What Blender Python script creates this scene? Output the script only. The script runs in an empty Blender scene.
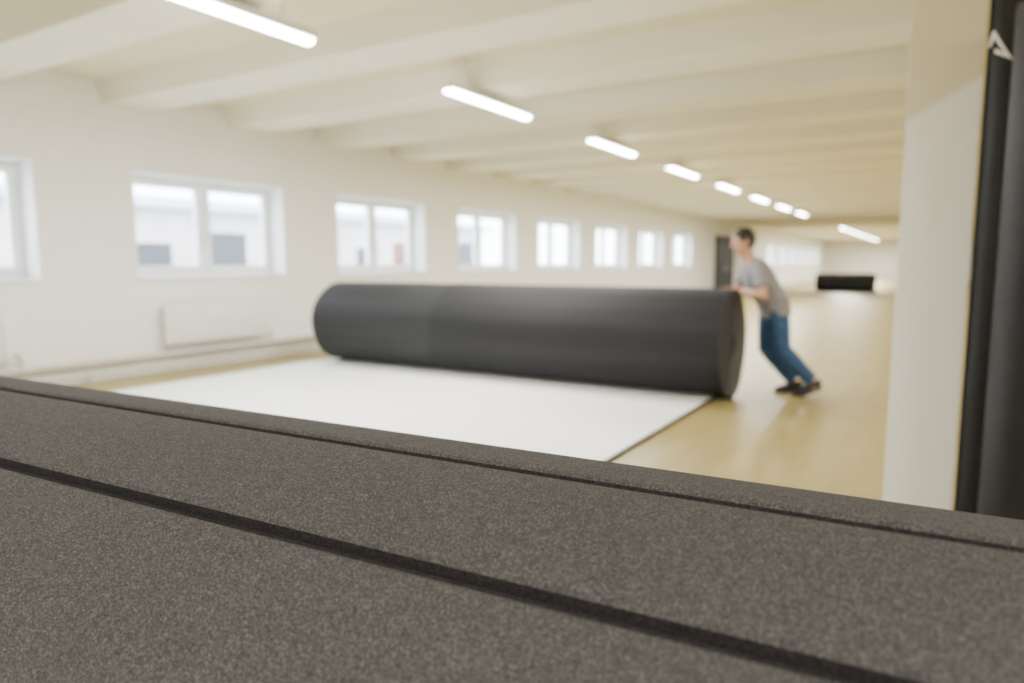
import bpy, bmesh, math, random
from mathutils import Vector, Matrix
random.seed(4)
S = bpy.context.scene
COL = S.collection
PI = math.pi

# ---------------------------------------------------------------- materials
def mat(name, c1, c2=None, rough=0.6, scale=6.0, bump=0.0, bump_scale=None, detail=4, metallic=0.0, spec=0.5, stretch=None):
    m = bpy.data.materials.new(name); m.use_nodes = True
    nt = m.node_tree; b = nt.nodes['Principled BSDF']
    c2 = c2 or tuple(x*0.93 for x in c1)
    tc = nt.nodes.new('ShaderNodeTexCoord'); src = tc.outputs['Object']
    if stretch:
        mp = nt.nodes.new('ShaderNodeMapping'); mp.inputs['Scale'].default_value = stretch
        nt.links.new(src, mp.inputs['Vector']); src = mp.outputs[0]
    n = nt.nodes.new('ShaderNodeTexNoise'); n.inputs['Scale'].default_value = scale; n.inputs['Detail'].default_value = detail
    nt.links.new(src, n.inputs['Vector'])
    r = nt.nodes.new('ShaderNodeValToRGB')
    r.color_ramp.elements[0].position = 0.32; r.color_ramp.elements[1].position = 0.68
    r.color_ramp.elements[0].color = (*c2, 1); r.color_ramp.elements[1].color = (*c1, 1)
    nt.links.new(n.outputs['Fac'], r.inputs['Fac']); nt.links.new(r.outputs['Color'], b.inputs['Base Color'])
    b.inputs['Roughness'].default_value = rough; b.inputs['Metallic'].default_value = metallic
    b.inputs['Specular IOR Level'].default_value = spec
    if bump:
        n2 = nt.nodes.new('ShaderNodeTexNoise'); n2.inputs['Scale'].default_value = bump_scale or scale*4; n2.inputs['Detail'].default_value = 3
        nt.links.new(src, n2.inputs['Vector'])
        bp = nt.nodes.new('ShaderNodeBump'); bp.inputs['Strength'].default_value = bump; bp.inputs['Distance'].default_value = 0.01
        nt.links.new(n2.outputs['Fac'], bp.inputs['Height']); nt.links.new(bp.outputs['Normal'], b.inputs['Normal'])
    return m

def emis(name, c, s):
    m = bpy.data.materials.new(name); m.use_nodes = True
    b = m.node_tree.nodes['Principled BSDF']
    b.inputs['Base Color'].default_value = (*c, 1)
    b.inputs['Emission Color'].default_value = (*c, 1); b.inputs['Emission Strength'].default_value = s
    return m

def glass_mat():
    m = bpy.data.materials.new('window_glass'); m.use_nodes = True
    nt = m.node_tree; nt.nodes.clear()
    o = nt.nodes.new('ShaderNodeOutputMaterial'); mx = nt.nodes.new('ShaderNodeMixShader')
    t = nt.nodes.new('ShaderNodeBsdfTransparent'); g = nt.nodes.new('ShaderNodeBsdfGlossy')
    t.inputs['Color'].default_value = (0.93, 0.975, 1, 1); g.inputs['Roughness'].default_value = 0.05
    mx.inputs[0].default_value = 0.06
    nt.links.new(t.outputs[0], mx.inputs[1]); nt.links.new(g.outputs[0], mx.inputs[2]); nt.links.new(mx.outputs[0], o.inputs[0])
    return m

def brick_wall_mat():
    m = bpy.data.materials.new('painted_brick'); m.use_nodes = True
    nt = m.node_tree; b = nt.nodes['Principled BSDF']
    tc = nt.nodes.new('ShaderNodeTexCoord'); sp = nt.nodes.new('ShaderNodeSeparateXYZ'); cb = nt.nodes.new('ShaderNodeCombineXYZ')
    nt.links.new(tc.outputs['Object'], sp.inputs[0]); nt.links.new(sp.outputs['Y'], cb.inputs['X']); nt.links.new(sp.outputs['Z'], cb.inputs['Y'])
    br = nt.nodes.new('ShaderNodeTexBrick'); br.inputs['Scale'].default_value = 2.0
    br.inputs['Color1'].default_value = (0.81, 0.795, 0.745, 1); br.inputs['Color2'].default_value = (0.795, 0.78, 0.73, 1)
    br.inputs['Mortar'].default_value = (0.75, 0.735, 0.685, 1); br.inputs['Mortar Size'].default_value = 0.012
    nt.links.new(cb.outputs[0], br.inputs['Vector']); nt.links.new(br.outputs['Color'], b.inputs['Base Color'])
    bp = nt.nodes.new('ShaderNodeBump'); bp.inputs['Strength'].default_value = 0.2; bp.inputs['Distance'].default_value = 0.008; bp.invert = True
    nt.links.new(br.outputs['Fac'], bp.inputs['Height']); nt.links.new(bp.outputs['Normal'], b.inputs['Normal'])
    b.inputs['Roughness'].default_value = 0.8
    return m

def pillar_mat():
    """light spill put into the colour: whiter below, cream above a slanting edge about two metres up"""
    m = bpy.data.materials.new('pillar_painted_light'); m.use_nodes = True
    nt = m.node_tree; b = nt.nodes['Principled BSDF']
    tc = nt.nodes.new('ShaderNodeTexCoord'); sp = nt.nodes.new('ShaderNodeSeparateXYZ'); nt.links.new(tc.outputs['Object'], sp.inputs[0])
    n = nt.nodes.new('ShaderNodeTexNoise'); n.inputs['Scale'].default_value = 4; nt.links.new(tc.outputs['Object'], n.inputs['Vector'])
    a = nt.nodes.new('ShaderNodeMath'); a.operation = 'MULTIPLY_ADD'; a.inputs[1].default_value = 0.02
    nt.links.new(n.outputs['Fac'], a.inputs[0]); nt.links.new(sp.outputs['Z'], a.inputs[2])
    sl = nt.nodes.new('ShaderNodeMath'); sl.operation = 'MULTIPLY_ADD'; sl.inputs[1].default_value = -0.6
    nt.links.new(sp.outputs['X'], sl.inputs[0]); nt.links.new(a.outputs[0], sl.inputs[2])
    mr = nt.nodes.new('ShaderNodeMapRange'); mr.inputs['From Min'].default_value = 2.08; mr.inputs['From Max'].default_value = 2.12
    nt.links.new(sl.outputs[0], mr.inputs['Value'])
    r = nt.nodes.new('ShaderNodeValToRGB'); r.color_ramp.elements[0].color = (0.85, 0.845, 0.81, 1); r.color_ramp.elements[1].color = (0.70, 0.645, 0.48, 1)  # whiter lower tone imitates a slanting patch of light on the pillar
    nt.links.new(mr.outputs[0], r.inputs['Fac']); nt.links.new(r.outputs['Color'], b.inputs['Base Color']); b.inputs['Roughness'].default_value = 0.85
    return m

def carpet_mat():
    m = bpy.data.materials.new('grey_needle_carpet'); m.use_nodes = True
    nt = m.node_tree; b = nt.nodes['Principled BSDF']
    tc = nt.nodes.new('ShaderNodeTexCoord')
    n1 = nt.nodes.new('ShaderNodeTexNoise'); n1.inputs['Scale'].default_value = 370; n1.inputs['Detail'].default_value = 4; n1.inputs['Roughness'].default_value = 0.72
    n2 = nt.nodes.new('ShaderNodeTexNoise'); n2.inputs['Scale'].default_value = 95; n2.inputs['Detail'].default_value = 3
    v = nt.nodes.new('ShaderNodeTexVoronoi'); v.inputs['Scale'].default_value = 380
    for n in (n1, n2, v): nt.links.new(tc.outputs['Object'], n.inputs['Vector'])
    r = nt.nodes.new('ShaderNodeValToRGB')
    e = r.color_ramp.elements
    e[0].position = 0.29; e[0].color = (0.019, 0.0183, 0.0182, 1)
    e[1].position = 0.74; e[1].color = (0.142, 0.137, 0.136, 1)
    k = r.color_ramp.elements.new(0.5); k.color = (0.051, 0.0487, 0.0482, 1)
    nt.links.new(n1.outputs['Fac'], r.inputs['Fac'])
    r2 = nt.nodes.new('ShaderNodeValToRGB'); r2.color_ramp.elements[0].color = (0.82, 0.82, 0.82, 1); r2.color_ramp.elements[0].position = 0.35; r2.color_ramp.elements[1].position = 0.65
    nt.links.new(n2.outputs['Fac'], r2.inputs['Fac'])
    mx = nt.nodes.new('ShaderNodeMixRGB'); mx.blend_type = 'MULTIPLY'; mx.inputs[0].default_value = 1
    nt.links.new(r.outputs['Color'], mx.inputs[1]); nt.links.new(r2.outputs['Color'], mx.inputs[2]); nt.links.new(mx.outputs[0], b.inputs['Base Color'])
    ad = nt.nodes.new('ShaderNodeMath'); ad.operation = 'ADD'
    nt.links.new(n1.outputs['Fac'], ad.inputs[0]); nt.links.new(v.outputs['Distance'], ad.inputs[1])
    bp = nt.nodes.new('ShaderNodeBump'); bp.inputs['Strength'].default_value = 0.6; bp.inputs['Distance'].default_value = 0.003
    nt.links.new(ad.outputs[0], bp.inputs['Height']); nt.links.new(bp.outputs['Normal'], b.inputs['Normal'])
    b.inputs['Roughness'].default_value = 0.95; b.inputs['Specular IOR Level'].default_value = 0.15
    return m

def floor_mat():
    m = bpy.data.materials.new('honey_floor'); m.use_nodes = True
    nt = m.node_tree; b = nt.nodes['Principled BSDF']
    tc = nt.nodes.new('ShaderNodeTexCoord')
    mp = nt.nodes.new('ShaderNodeMapping'); mp.inputs['Scale'].default_value = (5, 0.6, 1)
    nt.links.new(tc.outputs['Object'], mp.inputs['Vector'])
    n = nt.nodes.new('ShaderNodeTexNoise'); n.inputs['Scale'].default_value = 1.6; n.inputs['Detail'].default_value = 5
    nt.links.new(mp.outputs[0], n.inputs['Vector'])
    r = nt.nodes.new('ShaderNodeValToRGB')
    r.color_ramp.elements[0].color = (0.30, 0.238, 0.082, 1); r.color_ramp.elements[1].color = (0.37, 0.298, 0.118, 1)
    r.color_ramp.elements[0].position = 0.3; r.color_ramp.elements[1].position = 0.7
    nt.links.new(n.outputs['Fac'], r.inputs['Fac']); nt.links.new(r.outputs['Color'], b.inputs['Base Color'])
    b.inputs['Roughness'].default_value = 0.42
    return m

M = dict(
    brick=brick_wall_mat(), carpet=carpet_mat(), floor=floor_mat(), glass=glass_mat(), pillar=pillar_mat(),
    plaster=mat('cream_plaster', (0.82, 0.80, 0.73), (0.79, 0.77, 0.70), 0.85, 1.5, 0.05, 40),
    ceil=mat('yellow_cream_ceiling', (0.72, 0.65, 0.42), (0.69, 0.62, 0.40), 0.9, 1.2),
    beam=mat('cream_beam', (0.80, 0.76, 0.61), (0.77, 0.73, 0.58), 0.9, 1.2),
    pvc=mat('white_pvc', (0.87, 0.88, 0.89), (0.84, 0.86, 0.87), 0.35),
    reveal=mat('white_reveal', (0.88, 0.88, 0.86), None, 0.7),
    rad=mat('radiator_enamel', (0.80, 0.79, 0.75), None, 0.4),
    pipe=mat('pipe_paint', (0.52, 0.49, 0.42), None, 0.5),
    black=mat('black_foam', (0.0165, 0.0172, 0.020), (0.0095, 0.010, 0.012), 0.78, 2.2, 0.12, 30, spec=0.3, stretch=(0.15, 4, 4)),
    black2=mat('charcoal_foam', (0.024, 0.025, 0.028), (0.015, 0.016, 0.0185), 0.78, 2.2, 0.12, 30, spec=0.3, stretch=(0.15, 4, 4)),
    farblack=mat('soft_charcoal_foam', (0.030, 0.031, 0.034), (0.022, 0.023, 0.026), 0.85, 8, 0.1, 60, spec=0.4),
    stand=mat('blue_black_foam', (0.0065, 0.0075, 0.0105), (0.0045, 0.0055, 0.0075), 0.5, 14, 0.08, 160, spec=0.35),
    white=mat('white_vinyl', (0.88, 0.88, 0.86), (0.85, 0.85, 0.83), 0.5, 3, 0.05, 60),
    foam=mat('grey_foam_core', (0.030, 0.030, 0.033), (0.020, 0.020, 0.023), 0.9, 60),
    groove=mat('dark_scored_foam', (0.026, 0.0245, 0.024), (0.012, 0.0115, 0.0115), 0.95, 260, 0.5, 300, spec=0.1),
    darkdoor=mat('dark_steel_door', (0.012, 0.013, 0.015), None, 0.6, spec=0.2),
    steel=mat('brushed_steel', (0.5, 0.5, 0.5), None, 0.35, 20, metallic=0.9),
    housing=mat('fixture_housing', (0.85, 0.84, 0.80), None, 0.45),
    tube=emis('lit_diffuser', (1.0, 0.985, 0.95), 45.0),
    skin=mat('skin', (0.58, 0.33, 0.22), (0.52, 0.28, 0.18), 0.5, 20),
    hair=mat('dark_hair', (0.020, 0.014, 0.010), (0.012, 0.008, 0.006), 0.6, 90, 0.4, 200),
    shirt=mat('grey_cotton', (0.25, 0.25, 0.265), (0.21, 0.21, 0.225), 0.9, 12, 0.15, 60),
    jeans=mat('blue_denim', (0.038, 0.10, 0.23), (0.022, 0.065, 0.16), 0.85, 14, 0.2, 200),
    shoe=mat('dark_shoe', (0.018, 0.018, 0.022), None, 0.55),
    sole=mat('shoe_sole', (0.04, 0.04, 0.045), None, 0.7),
    eye=mat('eye_white', (0.6, 0.58, 0.55), None, 0.2), iris=mat('iris', (0.03, 0.02, 0.015), None, 0.2),
    lip=mat('lip', (0.45, 0.20, 0.16), None, 0.5),
    paper=mat('white_paper', (0.9, 0.9, 0.9), None, 0.6),
    strap=mat('black_strap', (0.012, 0.012, 0.013), None, 0.4),
    ground=mat('pale_ground', (0.55, 0.56, 0.58), (0.45, 0.46, 0.48), 0.9, 0.4),
    redwall=mat('pale_pink_render', (0.58, 0.52, 0.51), (0.48, 0.42, 0.42), 0.9, 0.8),
    gate=mat('red_gate', (0.20, 0.065, 0.05), (0.15, 0.05, 0.04), 0.7, 3),
    roof=mat('grey_roof', (0.34, 0.38, 0.43), None, 0.7),
    pane=mat('dark_pane', (0.030, 0.036, 0.046), None, 0.3),
)

# ---------------------------------------------------------------- helpers
def box(bm, x0, x1, y0, y1, z0, z1):
    v = [bm.verts.new(p) for p in ((x0,y0,z0),(x1,y0,z0),(x1,y1,z0),(x0,y1,z0),(x0,y0,z1),(x1,y0,z1),(x1,y1,z1),(x0,y1,z1))]
    for f in ((0,3,2,1),(4,5,6,7),(0,1,5,4),(1,2,6,5),(2,3,7,6),(3,0,4,7)): bm.faces.new([v[i] for i in f])

def bbox_bm(*a, bevel=0.0, seg=2):
    bm = bmesh.new(); box(bm, *a)
    if bevel: bmesh.ops.bevel(bm, geom=bm.edges[:], offset=bevel, segments=seg, affect='EDGES', profile=0.5)
    return bm

def tube(bm, a, b, r0, r1=None, n=16):
    r1 = r0 if r1 is None else r1
    a, b = Vector(a), Vector(b); d = (b-a).normalized()
    s = d.orthogonal().normalized(); t = d.cross(s)
    ra = [bm.verts.new(a+(s*math.cos(2*PI*i/n)+t*math.sin(2*PI*i/n))*r0) for i in range(n)]
    rb = [bm.verts.new(b+(s*math.cos(2*PI*i/n)+t*math.sin(2*PI*i/n))*r1) for i in range(n)]
    for i in range(n): bm.faces.new((ra[i], ra[(i+1)%n], rb[(i+1)%n], rb[i]))
    bm.faces.new(ra[::-1]); bm.faces.new(rb)

def loft(bm, rings, side, n=20):
    """rings: (centre, r_side, r_other); a closed tapering tube along the centres."""
    side = Vector(side); cs = [Vector(r[0]) for r in rings]; prev = None
    for i, (c, r1, r2) in enumerate(rings):
        c = cs[i]
        if i == 0: t = cs[1]-cs[0]
        elif i == len(cs)-1: t = cs[-1]-cs[-2]
        else: t = (cs[i+1]-cs[i]).normalized() + (cs[i]-cs[i-1]).normalized()
        t.normalize()
        s = (side - t*side.dot(t)).normalized(); o = t.cross(s)
        ring = [bm.verts.new(c + s*r1*math.cos(2*PI*k/n) + o*r2*math.sin(2*PI*k/n)) for k in range(n)]
        if prev:
            for k in range(n): bm.faces.new((prev[k], prev[(k+1)%n], ring[(k+1)%n], ring[k]))
        else: bm.faces.new(ring[::-1])
        prev = ring
    bm.faces.new(prev)

def ball(bm, c, rx, ry, rz, rot=None, u=20, v=14):
    mt = Matrix.Translation(Vector(c)) @ (rot or Matrix.Identity(4)) @ Matrix.Diagonal((rx, ry, rz, 1))
    bmesh.ops.create_uvsphere(bm, u_segments=u, v_segments=v, radius=1, matrix=mt)

def obj(name, bm, m, parent=None, smooth=None, flip=True):
    if flip: bmesh.ops.recalc_face_normals(bm, faces=bm.faces[:])
    me = bpy.data.meshes.new(name); bm.to_mesh(me); bm.free()
    for x in (m if isinstance(m, (list, tuple)) else [m]): me.materials.append(x)
    o = bpy.data.objects.new(name, me); COL.objects.link(o)
    if parent: o.parent = parent
    if smooth is not None:
        me.shade_smooth(); me.set_sharp_from_angle(angle=math.radians(smooth))
    return o

def thing(name, label, cat, loc=(0,0,0), rotz=0, group=None):
    o = bpy.data.objects.new(name, None); COL.objects.link(o); o.empty_display_size = 0.1
    o.location = loc; o.rotation_euler = (0,0,rotz); o['label'] = label; o['category'] = cat
    if group: o['group'] = group
    return o

def struct(name, bm, m, smooth=None):
    o = obj(name, bm, m, None, smooth); o['kind'] = 'structure'; return o

def bake(name, bm, m, parent, voxel, it=4):
    bmesh.ops.recalc_face_normals(bm, faces=bm.faces[:])
    o = obj(name, bm, m, None, None)
    r = o.modifiers.new('r', 'REMESH'); r.mode = 'VOXEL'; r.voxel_size = voxel; r.use_smooth_shade = True
    s = o.modifiers.new('s', 'SMOOTH'); s.factor = 0.5; s.iterations = it
    dg = bpy.context.evaluated_depsgraph_get()
    me = bpy.data.meshes.new_from_object(o.evaluated_get(dg))
    o.modifiers.clear(); o.data = me
    me.materials.clear(); me.materials.append(m); me.shade_smooth()
    if parent: o.parent = parent
    return o

# ---------------------------------------------------------------- room
XL, XR, YB, YF, ZC = -7.9, 6.5, -4.0, 62.0, 3.25
ZBM = 3.02
WT = 0.42
ZS, ZH = 1.13, 2.34
struct('floor', bbox_bm(XL-WT, XR, YB, YF, -0.15, 0), M['floor'])
struct('ceiling', bbox_bm(XL-WT, XR, YB, YF, ZC, ZC+0.2), M['ceil'])
wins = [(1.52+3.17*k, 1.52+3.17*k+2.15) for k in list(range(8))+list(range(12, 18))]
bm = bmesh.new()
box(bm, XL-WT, XL, YB, YF, 0, ZS-0.03); box(bm, XL-WT, XL, YB, YF, ZH, ZC)
edge = YB
for (a, b) in wins + [(YF, YF)]:
    box(bm, XL-WT, XL, edge, a, ZS-0.03, ZH); edge = b
struct('wall_left', bm, M['brick'])
struct('wall_right', bbox_bm(XR, XR+0.3, YB, YF, 0, ZC), M['plaster'])
struct('wall_back', bbox_bm(XL-WT, XR+0.3, YB-0.3, YB, 0, ZC), M['plaster'])
struct('wall_far', bbox_bm(XL-WT, XR+0.3, YF, YF+0.3, 0, ZC), M['plaster'])

# transverse ceiling beams, closely spaced
nb = 0
y = 4.68-1.585*5
while y < YF-1:
    nb += 1
    bmx = bmesh.new()
    prof = [(-0.34, ZC), (-0.27, ZBM), (0.27, ZBM), (0.34, ZC)]
    a = [bmx.verts.new((XL, y+p, z)) for p, z in prof]; b = [bmx.verts.new((XR, y+p, z)) for p, z in prof]
    for i in range(4): bmx.faces.new((a[i], a[(i+1)%4], b[(i+1)%4], b[i]))
    bmx.faces.new(a[::-1]); bmx.faces.new(b)
    struct('trim_%d' % nb, bmx, M['beam']); y += 1.585
# pillars and the girder they carry
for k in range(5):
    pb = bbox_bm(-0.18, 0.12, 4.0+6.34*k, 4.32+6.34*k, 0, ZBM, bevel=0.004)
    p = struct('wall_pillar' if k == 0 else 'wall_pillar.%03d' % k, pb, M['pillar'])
struct('trim_%d' % (nb+1), bbox_bm(-0.17, 0.11, 4.05, YF, 2.6, ZBM), M['beam'])

# windows
XO = XL-WT+0.06
for i, (a, b) in enumerate(wins):
    w = bpy.data.objects.new('window_%d' % (i+1), None); COL.objects.link(w); w['kind'] = 'structure'
    w.location = (XL, (a+b)/2, ZS); h = (b-a)/2; H = ZH-ZS; dx = XO-XL
    bm = bmesh.new(); f = 0.07
    box(bm, dx, dx+0.07, -h, h, 0, f); box(bm, dx, dx+0.07, -h, h, H-f, H)
    box(bm, dx, dx+0.07, -h, -h+f, f, H-f); box(bm, dx, dx+0.07, h-f, h, f, H-f)
    box(bm, dx, dx+0.07, -0.04, 0.04, f, H-f)
    obj('window_frame', bm, M['pvc'], w)
    for s in (-1, 1):
        y0, y1 = (-h+f, -0.04) if s < 0 else (0.04, h-f)
        bm = bmesh.new(); g = 0.06
        box(bm, dx+0.02, dx+0.09, y0, y1, f, f+g); box(bm, dx+0.02, dx+0.09, y0, y1, H-f-g, H-f)
        box(bm, dx+0.02, dx+0.09, y0, y0+g, f+g, H-f-g); box(bm, dx+0.02, dx+0.09, y1-g, y1, f+g, H-f-g)
        sa = obj('sash', bm, M['pvc'], w)
        obj('pane', bbox_bm(dx+0.045, dx+0.055, y0+g, y1-g, f+g, H-f-g), M['glass'], sa)
    if i < 3:
        bm = bmesh.new(); box(bm, dx+0.09, dx+0.115, 0.06, 0.09, 0.52, 0.54); box(bm, dx+0.105, dx+0.12, 0.06, 0.085, 0.40, 0.54)
        obj('handle', bm, M['pvc'], w)
    bm = bmesh.new()
    box(bm, dx+0.07, 0.003, -h, -h+0.012, 0, H); box(bm, dx+0.07, 0.003, h-0.012, h, 0, H); box(bm, dx+0.07, 0.003, -h+0.012, h-0.012, H-0.012, H)
    obj('reveal', bm, M['reveal'], w)
    obj('sill', bbox_bm(dx+0.07, 0.04, -h, h, -0.03, 0.005, bevel=0.008), M['pvc'], w)

# dark double door far down the left wall
d = bpy.data.objects.new('door_1', None); COL.objects.link(d); d['kind'] = 'structure'; d.location = (XL, 30.4, 0)
bm = bmesh.new(); box(bm, 0, 0.09, -1.4, -1.3, 0, 2.4); box(bm, 0, 0.09, 1.3, 1.4, 0, 2.4); box(bm, 0, 0.09, -1.3, 1.3, 2.3, 2.4)
obj('door_frame', bm, M['darkdoor'], d)
for s in (-1, 1):
    lf = obj('door_leaf', bbox_bm(0, 0.06, *((-1.3, -0.005) if s < 0 else (0.005, 1.3)), 0.01, 2.3, bevel=0.008), M['darkdoor'], d)
    bm = bmesh.new(); tube(bm, (0.1, s*0.12, 0.95), (0.1, s*0.12, 1.2), 0.015); tube(bm, (0.05, s*0.12, 0.98), (0.1, s*0.12, 0.98), 0.01); tube(bm, (0.05, s*0.12, 1.17), (0.1, s*0.12, 1.17), 0.01)
    obj('door_handle', bm, M['steel'], lf)

# heating pipes on floor brackets
for z, px, nm in ((0.09, 0.16, 'lower pale heating pipe running along the foot of the window wall'), (0.21, 0.09, 'upper pale heating pipe running along the window wall beneath the radiators')):
    t = thing('heating_pipe', nm, 'pipe', (XL, 0, 0), group='heating pipes along the window wall')
    bm = bmesh.new(); tube(bm, (px, YB+0.1, z), (px, 28.5, z), 0.026); obj('pipe', bm, M['pipe'], t, 40)
    for k in range(10):
        bm = bmesh.new(); yy = 0.9+3.1*k
        tube(bm, (px, yy, 0), (px, yy, z), 0.010, n=8); tube(bm, (px, yy-0.012, z), (px, yy+0.012, z), 0.031); tube(bm, (px, yy, 0), (px, yy, 0.008), 0.03)
        obj('bracket', bm, M['pipe'], t, 40)

# radiators under the first two windows
RX = 0.022
for (y0, y1), lab in (((1.85, 3.3), 'white ribbed radiator beneath the window cut by the left edge'), ((4.92, 6.38), 'white ribbed radiator on the brick wall left of the black roll')):
    t = thing('radiator', lab, 'radiator', (XL+RX, (y0+y1)/2, 0.33), group='radiators beneath the windows')
    h = (y1-y0)/2; n = 18; w = 2*h/n
    bm = bmesh.new()
    for k in range(n):
        b2 = bbox_bm(0.03, 0.125, -h+k*w+0.004, -h+(k+1)*w-0.004, 0, 0.47, bevel=0.012)
        tmp = bpy.data.meshes.new('t'); b2.to_mesh(tmp); b2.free(); bm.from_mesh(tmp); bpy.data.meshes.remove(tmp)
    tube(bm, (0.075, -h, 0.05), (0.075, h, 0.05), 0.02); tube(bm, (0.075, -h, 0.42), (0.075, h, 0.42), 0.02)
    obj('body', bm, M['rad'], t, 40)
    for s in (-1, 1):
        obj('wall_bracket', bbox_bm(0, 0.055, s*h*0.7-0.015, s*h*0.7+0.015, 0.38, 0.43), M['steel'], t)
    bm = bmesh.new(); tube(bm, (0.075, h, 0.05), (0.075, h+0.08, 0.05), 0.014); tube(bm, (0.075, h+0.08, 0.065), (0.075, h+0.08, -0.085), 0.014)
    v = obj('valve', bm, M['steel'], t, 40)
    bm = bmesh.new(); tube(bm, (0.075, h+0.055, 0.05), (0.13, h+0.055, 0.05), 0.022, 0.018); obj('valve_knob', bm, M['rad'], v, 40)

# ceiling tube lights, then added fill lamps out of view
ords = ['nearest', 'second', 'third', 'fourth', 'fifth', 'sixth', 'seventh', 'eighth', 'ninth', 'tenth', 'eleventh', 'twelfth', 'thirteenth', 'fourteenth', 'farthest']
ys = [3.08+3.2*k for k in range(8)] + [37.5+3.4*k for k in range(7)]
XF, ZFX = -4.07, 2.95
def lamp(x, y, e):
    l = bpy.data.lights.new('tube_or_fill_lamp', 'AREA'); l.shape = 'RECTANGLE'; l.size = 0.11; l.size_y = 1.4; l.energy = e; l.color = (1, 0.982, 0.94)
    o = bpy.data.objects.new('tube_or_fill_lamp', l); COL.objects.link(o); o.location = (x, y, ZFX-0.075)
for i, y in enumerate(ys):
    lab = ('nearest lit tube light, cut by the top edge of the photo' if i == 0 else '%s lit ceiling tube light along the row above the black roll' % ords[i])
    t = thing('ceiling_light', lab, 'ceiling light', (XF, y, ZFX), group='tube lights in one row down the hall')
    obj('housing', bbox_bm(-0.075, 0.075, -0.76, 0.76, -0.02, 0.035, bevel=0.008), M['housing'], t)
    bm = bmesh.new(); loft(bm, [((0, -0.74, -0.03), 0.055, 0.03), ((0, 0, -0.03), 0.055, 0.03), ((0, 0.74, -0.03), 0.055, 0.03)], (1, 0, 0))
    obj('diffuser', bm, M['tube'], t, 40)
    for s in (-0.5, 0.5):
        bm = bmesh.new(); tube(bm, (0, s, 0.03), (0, s, ZC-ZFX-0.02), 0.006, n=8); tube(bm, (0, s, ZC-ZFX-0.03), (0, s, ZC-ZFX), 0.03, n=12)
        obj('suspension_rod', bm, M['housing'], t, 40)
    lamp(XF, y, 190 if i < 8 else 360)
for k in range(10): lamp(3.4, 0.2+4.2*k, 210)  # added fill row in the unseen right bay, lamps without fixtures
lamp(0.9, -1.6, 185); lamp(-2.4, -1.6, 185)  # two more fill lamps added behind the camera, no fixtures

# ---------------------------------------------------------------- rolled mats
def spiral(name, R, rin, th, gap, x0, x1, mats, parent, grooves=(), phi0=0.0, step=4.0, cz=None, gw=0.0105, gd=0.020, wob=0.0, ph=0.0):
    """sheet wound round local X; mats = outer face, inner face, cut edge, groove"""
    cz = R if cz is None else cz
    pitch = th+gap
    turns = (R-rin)/pitch
    phis = []
    p = 0.0
    while p < turns*360:
        phis.append((p, 0)); p += step if p < 380 else max(step, 9)
    for g in grooves:
        dl = math.degrees(gw/R)
        phis = [q for q in phis if abs(q[0]-g) > dl*2.0]
        phis += [(g-dl*1.9, 0), (g-dl*1.35, 0.04), (g-dl*0.95, 0.2), (g-dl*0.55, 0.9), (g, 1), (g+dl*0.55, 0.9), (g+dl*0.95, 0.2), (g+dl*1.35, 0.04), (g+dl*1.9, 0)]
    phis.sort()
    nx_ = 9 if wob else 2
    xs = [x0+(x1-x0)*q/(nx_-1) for q in range(nx_)]
    bm = bmesh.new(); rows = []
    for (p, g) in phis:
        a = math.radians(p); ro = R-pitch*a/(2*PI); ri = ro-th; ro -= gd*g
        a += phi0
        c, s = math.cos(a), math.sin(a)
        fade = min(1.0, max(0.0, (p-40)/40.0)) * (1.0 if p < 300 else max(0.0, (360-p)/60.0))
        row = []
        for x in xs:
            dr = wob*fade*(math.sin(5*a+ph+0.5*x)+0.7*math.sin(3*a-1.3*x+ph*2)+0.6*math.sin(2.3*x+ph)) - wob*fade
            row.append((bm.verts.new((x, (ro+dr)*s, cz-(ro+dr)*c)), bm.verts.new((x, ri*s, cz-ri*c))))
        rows.append(row)
    last = phis[-1][0]
    for i in range(len(rows)-1):
        A, B = rows[i], rows[i+1]; ga, gb = phis[i][1], phis[i+1][1]
        inner = 2 if (wob and phis[i][0] > last-720) else 1
        for q in range(nx_-1):
            f = bm.faces.new((A[q][0], A[q+1][0], B[q+1][0], B[q][0])); f.material_index = 3 if min(ga, gb) > 0.1 else 0
            f = bm.faces.new((A[q][1], B[q][1], B[q+1][1], A[q+1][1])); f.material_index = inner
        f = bm.faces.new((A[0][0], B[0][0], B[0][1], A[0][1])); f.material_index = 2
        f = bm.faces.new((A[-1][0], A[-1][1], B[-1][1], B[-1][0])); f.material_index = 2
    for A in (rows[0], rows[-1]):
        f = bm.faces.new([v[0] for v in A]+[v[1] for v in A[::-1]]); f.material_index = 2
    return obj(name, bm, mats, parent, 28)

# big black roll being rolled over its white side
RY = 6.68; RR = 0.54
t = thing('roll_up_mat', 'long black rolled mat with its white side unrolled over the floor, pushed by the man', 'rolled mat', (0, RY, 0))
spiral('rolled_section', RR, 0.05, 0.04, 0.005, -4.836, -1.62, [M['black'], M['white'], M['foam']], t, wob=0.004, ph=0.4)
r2 = spiral('rolled_section', RR-0.003, 0.05, 0.04, 0.005, -6.70, -4.842, [M['black2'], M['white'], M['foam']], t, cz=RR-0.003, wob=0.004, ph=2.1)
r2['label'] = 'slightly greyer left strip of the roll'
bm = bmesh.new(); box(bm, -6.9, -1.77, 2.1-RY, 0.0, 0.0, 0.034)
bmesh.ops.bevel(bm, geom=bm.edges[:], offset=0.004, segments=2, affect='EDGES')
for f in bm.faces: f.material_index = 0 if f.calc_center_median().z > 0.032 else 1
laid = obj('laid_section', bm, [M['white'], M['foam']], t, 40); laid['label'] = 'flat white upper side of the mat'

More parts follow.
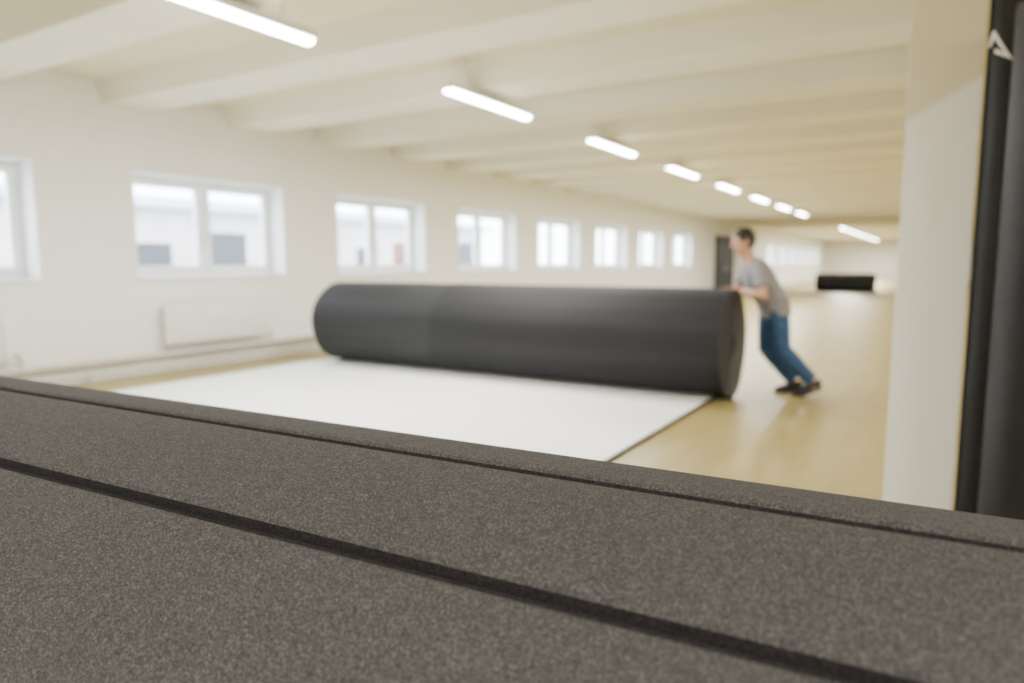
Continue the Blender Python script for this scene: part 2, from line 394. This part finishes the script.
# far black roll
t = thing('roll_up_mat', 'small distant black rolled mat lying on the floor far behind the man', 'rolled mat', (0, 34.5, 0))
spiral('rolled_section', 0.42, 0.14, 0.04, 0.004, -4.75, -2.35, [M['farblack'], M['black2'], M['foam']], t, step=8)
for x in (-4.2, -2.9):
    bm = bmesh.new(); n = 40
    a = [[bm.verts.new((xx, rr*math.sin(2*PI*k/n), 0.42-rr*math.cos(2*PI*k/n))) for k in range(n)] for xx, rr in ((x-0.025, 0.424), (x+0.025, 0.424), (x+0.025, 0.41), (x-0.025, 0.41))]
    for q in range(4):
        for k in range(n): bm.faces.new((a[q][k], a[q][(k+1)%n], a[(q+1)%4][(k+1)%n], a[(q+1)%4][k]))
    for v in bm.verts: v.co.z = max(v.co.z, 0)
    obj('strap', bm, M['strap'], t, 40)

# grey carpeted roll right before the camera
ang = math.radians(3.07)
nx, ny = -math.sin(ang), math.cos(ang)
t = thing('carpet_roll', 'close-up grey carpet-faced mat roll with two scored grooves, filling the foreground', 'rolled mat', (nx*0.77, ny*0.77, 0), ang)
spiral('rolled_sheet', 0.53, 0.10, 0.04, 0.002, -4.3, 0.9, [M['carpet'], M['black'], M['foam'], M['groove']], t, grooves=(60, 84, 108, 132, 156, 180, 204.3, 236, 262, 288), step=2.0)

# standing rolls on the right
def standing(label, x, y, r, h):
    t = thing('standing_roll', label, 'rolled mat', (x, y, 0), math.radians(200), 'black rolls standing by the pillar')
    o = spiral('rolled_sheet', r, 0.035, 0.012, 0.002, 0, h, [M['stand'], M['black2'], M['foam']], t, step=6, cz=0)
    o.rotation_euler = (0, -PI/2, 0)
    return t
RB = 0.108
st = standing('slim taller black roll with a white angular tag, standing upright against the cream pillar', 0.231, 4.06, RB, 2.9)
standing('thick black roll standing upright, cut by the right edge of the photo', 0.39, 3.74, 0.19, 2.36)
# small white angular tag wrapped on the curved surface of the slim roll
bm = bmesh.new()
def cyl(a, z, r=RB+0.002): return (r*math.cos(a), r*math.sin(a), z)
wa = math.radians(-122-200)
o3 = [(-0.66, 2.285), (0.55, 2.20), (-0.28, 2.355)]; cx = sum(p[0] for p in o3)/3; cy = sum(p[1] for p in o3)/3
i3 = [(cx+(p[0]-cx)*0.50, cy+(p[1]-cy)*0.50) for p in o3]
N = 10
for k in (0, 1, 2):
    for q in range(N):
        if k == 0 and q < 4: continue
        def L(P, f):
            A, B = P[k], P[(k+1)%3]; return (A[0]+(B[0]-A[0])*f, A[1]+(B[1]-A[1])*f)
        qd = [L(o3, q/N), L(o3, (q+1)/N), L(i3, (q+1)/N), L(i3, q/N)]
        bm.faces.new([bm.verts.new(cyl(wa+p[0], p[1])) for p in qd])
bmesh.ops.remove_doubles(bm, verts=bm.verts[:], dist=0.0005)
tg = obj('tag', bm, M['paper'], st, 40); tg['label'] = 'small white angular tag'

# ---------------------------------------------------------------- the man pushing the roll
F = Vector((-0.855, -0.519, 0)).normalized()
O = Vector((-1.11, 7.35, 0)); rz = math.atan2(F.y, F.x)
P = thing('person', 'man in grey t-shirt and blue jeans leaning forward to push the black roll', 'person', O, rz)
Minv = (Matrix.Translation(O) @ Matrix.Rotation(rz, 4, 'Z')).inverted()
def toL(v): return Minv @ Vector(v)
def dirL(v): return (Minv.to_3x3() @ Vector(v)).normalized()
SIDE = (0, 1, 0)

def surf(Y):
    o = Y-RY; r = RR-0.020
    z = RR+math.sqrt(r*r-o*o); n = Vector((0, o, z-RR)).normalized()
    return z, n
trunk = [((0.272,0,0.762),0.11,0.09), ((0.281,0,0.802),0.158,0.115), ((0.298,0,0.877),0.170,0.123), ((0.345,0,0.966),0.150,0.112), ((0.405,0,1.060),0.160,0.118),
         ((0.462,0,1.154),0.178,0.123), ((0.506,0,1.229),0.184,0.108), ((0.537,0,1.282),0.140,0.083), ((0.556,0,1.317),0.075,0.064)]
body = bmesh.new()
loft(body, trunk, SIDE, 28)
HC = Vector((0.622, 0, 1.503))
loft(body, [((0.539,0,1.272),0.066,0.066), ((0.569,0,1.342),0.059,0.062), ((0.606,0,1.438),0.056,0.060)], SIDE)
# head
HS = 1.05
tilt = Matrix.Rotation(math.radians(14), 4, 'Y')
def hp(x, y, z): return HC + (tilt.to_3x3() @ (Vector((x, y, z))*HS))
def hball(bm, x, y, z, a, b, c, *q): ball(bm, hp(x, y, z), a*HS, b*HS, c*HS, tilt, *q)
hball(body, -0.004, 0, 0.015, 0.098, 0.076, 0.098, 28, 20)
hball(body, 0.030, 0, -0.045, 0.062, 0.056, 0.070)
hball(body, 0.055, 0, -0.085, 0.030, 0.032, 0.024)
loft(body, [(hp(0.086, 0, 0.022), 0.008, 0.010), (hp(0.104, 0, -0.008), 0.013, 0.014), (hp(0.110, 0, -0.022), 0.015, 0.012), (hp(0.088, 0, -0.030), 0.012, 0.008)], SIDE, 12)
hball(body, 0.082, 0, 0.030, 0.014, 0.048, 0.010)
for s in (-1, 1): hball(body, -0.004, s*0.077, -0.008, 0.020, 0.013, 0.033, 14, 10)
# legs inside the jeans
hips = {1: (0.298, 0.088, 0.837), -1: (0.298, -0.088, 0.837)}
knees = {1: (0.235, 0.10, 0.455), -1: (0.320, -0.095, 0.452)}
ankles = {1: (-0.080, 0.10, 0.135), -1: (0.018, -0.10, 0.105)}
def mid(a, b, f): return tuple(a[i]+(b[i]-a[i])*f for i in range(3))
for s in (1, -1):
    h, k, a = hips[s], knees[s], ankles[s]
    loft(body, [(h, .088, .094), (mid(h, k, .5), .076, .082), (k, .058, .062), (mid(k, a, .3), .058, .062), (mid(k, a, .7), .044, .046), (a, .037, .039)], SIDE)
    loft(body, [(mid(k, a, .95), .034, .036), (a, .036, .038), (a[:2]+(0.06,), .035, .035)], SIDE)
# arms and hands
hand_spec = {1: (-1.70, 6.91, (-0.60, 0.80)), -1: (-1.84, 7.05, (-0.45, 0.89))}
sh = {1: (0.506, 0.188, 1.234), -1: (0.506, -0.188, 1.234)}
el = {1: (0.510, 0.292, 0.992), -1: (0.585, -0.268, 1.012)}
for s in (1, -1):
    X, Y, (cx_, ct) = hand_spec[s]
    z, n = surf(Y)
    tan = Vector((0, -n.z, n.y))
    dd = (Vector((1, 0, 0))*cx_ + tan*ct).normalized()
    ss = dd.cross(n) * s                                    # thumb side
    base = Vector((X, Y, z)) + n*0.021
    wrist = base - dd*0.075 + n*0.030
    W = toL(wrist); dL = dirL(dd); nL = dirL(n); sL = dirL(ss)
    B = toL(base)
    loft(body, [(sh[s], .056, .060), (mid(sh[s], el[s], .45), .052, .055), (el[s], .043, .045), (mid(el[s], W, .3), .045, .045), (mid(el[s], W, .8), .032, .030), (W, .029, .024)], SIDE)
    ball(body, sh[s], 0.060, 0.057, 0.062)
    ball(body, el[s], 0.043, 0.043, 0.043)
    loft(body, [(W, .027, .022), (B-dL*0.035+nL*0.008, .038, .020), (B+dL*0.005, .043, .017), (B+dL*0.035-nL*0.003, .042, .013)], sL, 16)
    for q, ln in enumerate((0.070, 0.080, 0.074, 0.056)):
        off = sL*(0.033-0.022*q); b0 = B+dL*0.025+off
        fan = (sL*(0.10-0.07*q)+dL).normalized()
        pts = [b0, b0+fan*(0.015+ln*0.40)+nL*0.004, b0+fan*(0.014+ln*0.75)-nL*0.003, b0+fan*(0.010+ln)-nL*0.012]
        loft(body, [(pts[0], .0105, .0105), (pts[1], .0100, .0100), (pts[2], .0092, .0090), (pts[3], .0070, .0070)], sL, 10)
    b0 = B-dL*0.030+sL*0.028
    loft(body, [(b0, .015, .014), (b0+sL*0.028+dL*0.022-nL*0.002, .0120, .0120), (b0+sL*0.040+dL*0.048-nL*0.008, .0105, .0100), (b0+sL*0.043+dL*0.070-nL*0.012, .0080, .0075)], nL, 10)
bake('body', body, M['skin'], P, 0.0055, 2)

# t-shirt
bm = bmesh.new()
loft(bm, [((0.281,0,0.782),0.188,0.146)] + [(c, a+0.022, b+0.026) for c, a, b in trunk[2:-1]] + [((0.554,0,1.314),0.090,0.080)], SIDE, 32)
for s in (1, -1):
    ball(bm, sh[s], 0.078, 0.073, 0.077)
    d_ = (Vector(el[s])-Vector(sh[s]))
    loft(bm, [(Vector(sh[s])-d_*0.05, .075, .078), (Vector(sh[s])+d_*0.35, .072, .075), (Vector(sh[s])+d_*0.70, .071, .072)], SIDE)
tee = bake('t_shirt', bm, M['shirt'], P, 0.009, 3)
# jeans
bm = bmesh.new()
loft(bm, [((0.278,0,0.757),0.125,0.100), ((0.281,0,0.802),0.176,0.132), ((0.298,0,0.877),0.182,0.136), ((0.322,0,0.927),0.168,0.126)], SIDE, 32)
for s in (1, -1):
    h, k, a = hips[s], knees[s], ankles[s]
    loft(bm, [(Vector(h)+Vector((0,0,0.02)), .100, .112), (mid(h, k, .35), .095, .105), (mid(h, k, .8), .081, .088), (k, .077, .083), (mid(k, a, .2), .076, .083), (mid(k, a, .6), .068, .073), (mid(k, a, .92), .064, .068)], SIDE, 24)
bake('jeans', bm, M['jeans'], P, 0.009, 3)
# shoes
for s in (1, -1):
    a = ankles[s]; y = a[1]; lift = 0.065 if s > 0 else 0.02
    x0 = a[0]
    bm = bmesh.new()
    loft(bm, [((x0-0.075, y, 0.055+lift), .022, .030), ((x0-0.055, y, 0.058+lift), .036, .046), ((x0, y, 0.066+lift*0.75), .040, .055), ((x0+0.06, y, 0.052+lift*0.4), .043, .043),
              ((x0+0.12, y, 0.040+lift*0.1), .048, .034), ((x0+0.17, y, 0.036), .042, .028), ((x0+0.195, y, 0.034), .022, .018)], SIDE, 20)
    loft(bm, [((x0-0.005, y, 0.07+lift*.75), .044, .046), ((x0+0.0, y, 0.105+lift*.75), .042, .044)], SIDE)
    sho = bake('shoe', bm, M['shoe'], P, 0.006, 2)
    for v in sho.data.vertices: v.co.z = max(v.co.z, 0.012)
    bm = bmesh.new()
    pts = [(-0.085, .020, lift), (-0.06, .038, lift), (0.0, .041, lift*.62), (0.06, .044, lift*.28), (0.12, .050, 0), (0.17, .044, 0), (0.202, .020, 0)]
    top = [[bm.verts.new((x0+px, y+q*w, zz+dz)) for q in (-1, 1)] for dz in (0.0, 0.018) for px, w, zz in pts]
    n = len(pts); lo, hi = top[:n], top[n:]
    for i in range(n-1):
        bm.faces.new((lo[i][0], lo[i+1][0], lo[i+1][1], lo[i][1])); bm.faces.new((hi[i][0], hi[i][1], hi[i+1][1], hi[i+1][0]))
        for q in (0, 1): bm.faces.new((lo[i][q], hi[i][q], hi[i+1][q], lo[i+1][q]))
    for i in (0, n-1): bm.faces.new((lo[i][0], lo[i][1], hi[i][1], hi[i][0]))
    obj('sole', bm, M['sole'], sho, 50)
# hair, covering crown, sides above the ears and nape
bm = bmesh.new()
hball(bm, -0.011, 0, 0.018, 0.108, 0.086, 0.110, 36, 26)
pn = tilt.to_3x3() @ Vector((-0.80, 0, 0.60)).normalized()
geom = bm.verts[:]+bm.edges[:]+bm.faces[:]
bmesh.ops.bisect_plane(bm, geom=geom, plane_co=hp(0.034, 0, 0.014), plane_no=pn, clear_inner=True)
bmesh.ops.holes_fill(bm, edges=[e for e in bm.edges if e.is_boundary])
for v in bm.verts: v.co += Vector((random.uniform(-1,1), random.uniform(-1,1), random.uniform(-1,1)))*0.0022
obj('hair', bm, M['hair'], P, 60)
for s in (-1, 1):
    bm = bmesh.new(); hball(bm, 0.078, s*0.032, 0.006, 0.013, 0.013, 0.010, 14, 10); e = obj('eye', bm, M['eye'], P, 60)
    bm = bmesh.new(); hball(bm, 0.0885, s*0.033, 0.005, 0.004, 0.006, 0.006, 12, 8); obj('iris', bm, M['iris'], e, 60)
    bm = bmesh.new(); hball(bm, 0.089, s*0.032, 0.030, 0.006, 0.020, 0.004, 12, 8); obj('eyebrow', bm, M['hair'], P, 60)
bm = bmesh.new(); hball(bm, 0.088, 0, -0.058, 0.008, 0.024, 0.007, 14, 10); obj('mouth', bm, M['lip'], P, 60)

# ---------------------------------------------------------------- outside
o = struct('ground', bbox_bm(-90, XL-WT, -60, 120, -0.5, -0.3), M['ground'])
b = thing('building', 'pale low building with reddish gates across the yard, seen through the windows', 'building', (-24, 16, -0.3))
obj('wall', bbox_bm(-5, 0, -22, 20, 0, 3.5), M['redwall'], b)
bm = bmesh.new()
pr = [(0.5, 3.5), (0.5, 3.62), (-2.5, 4.2), (-5.5, 3.62), (-5.5, 3.5)]
A = [bm.verts.new((x, -22.5, z)) for x, z in pr]; B = [bm.verts.new((x, 20.5, z)) for x, z in pr]
for i in range(5): bm.faces.new((A[i], A[(i+1)%5], B[(i+1)%5], B[i]))
bm.faces.new(A[::-1]); bm.faces.new(B)
obj('roof', bm, M['roof'], b)
for k in range(15):
    y = -21.2+2.75*k; wd = (2.0, 1.3, 1.6, 1.5)[k % 4]
    if k % 3 == 0:
        bm = bmesh.new(); box(bm, 0, 0.05, y, y+wd, 0, 2.6)
        for q in range(1, 5): box(bm, 0.05, 0.07, y+0.05, y+wd-0.05, 0.5*q-0.02, 0.5*q+0.02)
        obj('gate', bm, M['gate'], b)
        continue
    bm = bmesh.new(); zt = 2.3 if k % 2 else 2.75
    box(bm, 0, 0.08, y-0.1, y+wd+0.1, 0.9, 1.0); box(bm, 0, 0.08, y-0.1, y+wd+0.1, zt, zt+0.1); box(bm, 0, 0.08, y-0.1, y, 1.0, zt); box(bm, 0, 0.08, y+wd, y+wd+0.1, 1.0, zt)
    w = obj('window', bm, M['redwall'], b); obj('pane', bbox_bm(0, 0.03, y, y+wd, 1.0, zt), M['pane'], w)

# ---------------------------------------------------------------- world, camera
w = bpy.data.worlds.new('World'); S.world = w; w.use_nodes = True
bg = w.node_tree.nodes['Background']; bg.inputs[0].default_value = (0.92, 0.965, 1.0, 1); bg.inputs[1].default_value = 19.0
cd = bpy.data.cameras.new('camera'); co = bpy.data.objects.new('camera', cd); COL.objects.link(co)
co.location = (0, 0, 1.3); co.rotation_euler = (math.radians(90-6.44), 0, math.radians(31.27))
cd.sensor_width = 36; cd.lens = 700/1024*36; cd.clip_start = 0.02; cd.clip_end = 300
cd.dof.use_dof = True; cd.dof.focus_distance = 0.95; cd.dof.aperture_fstop = 2.2
S.camera = co
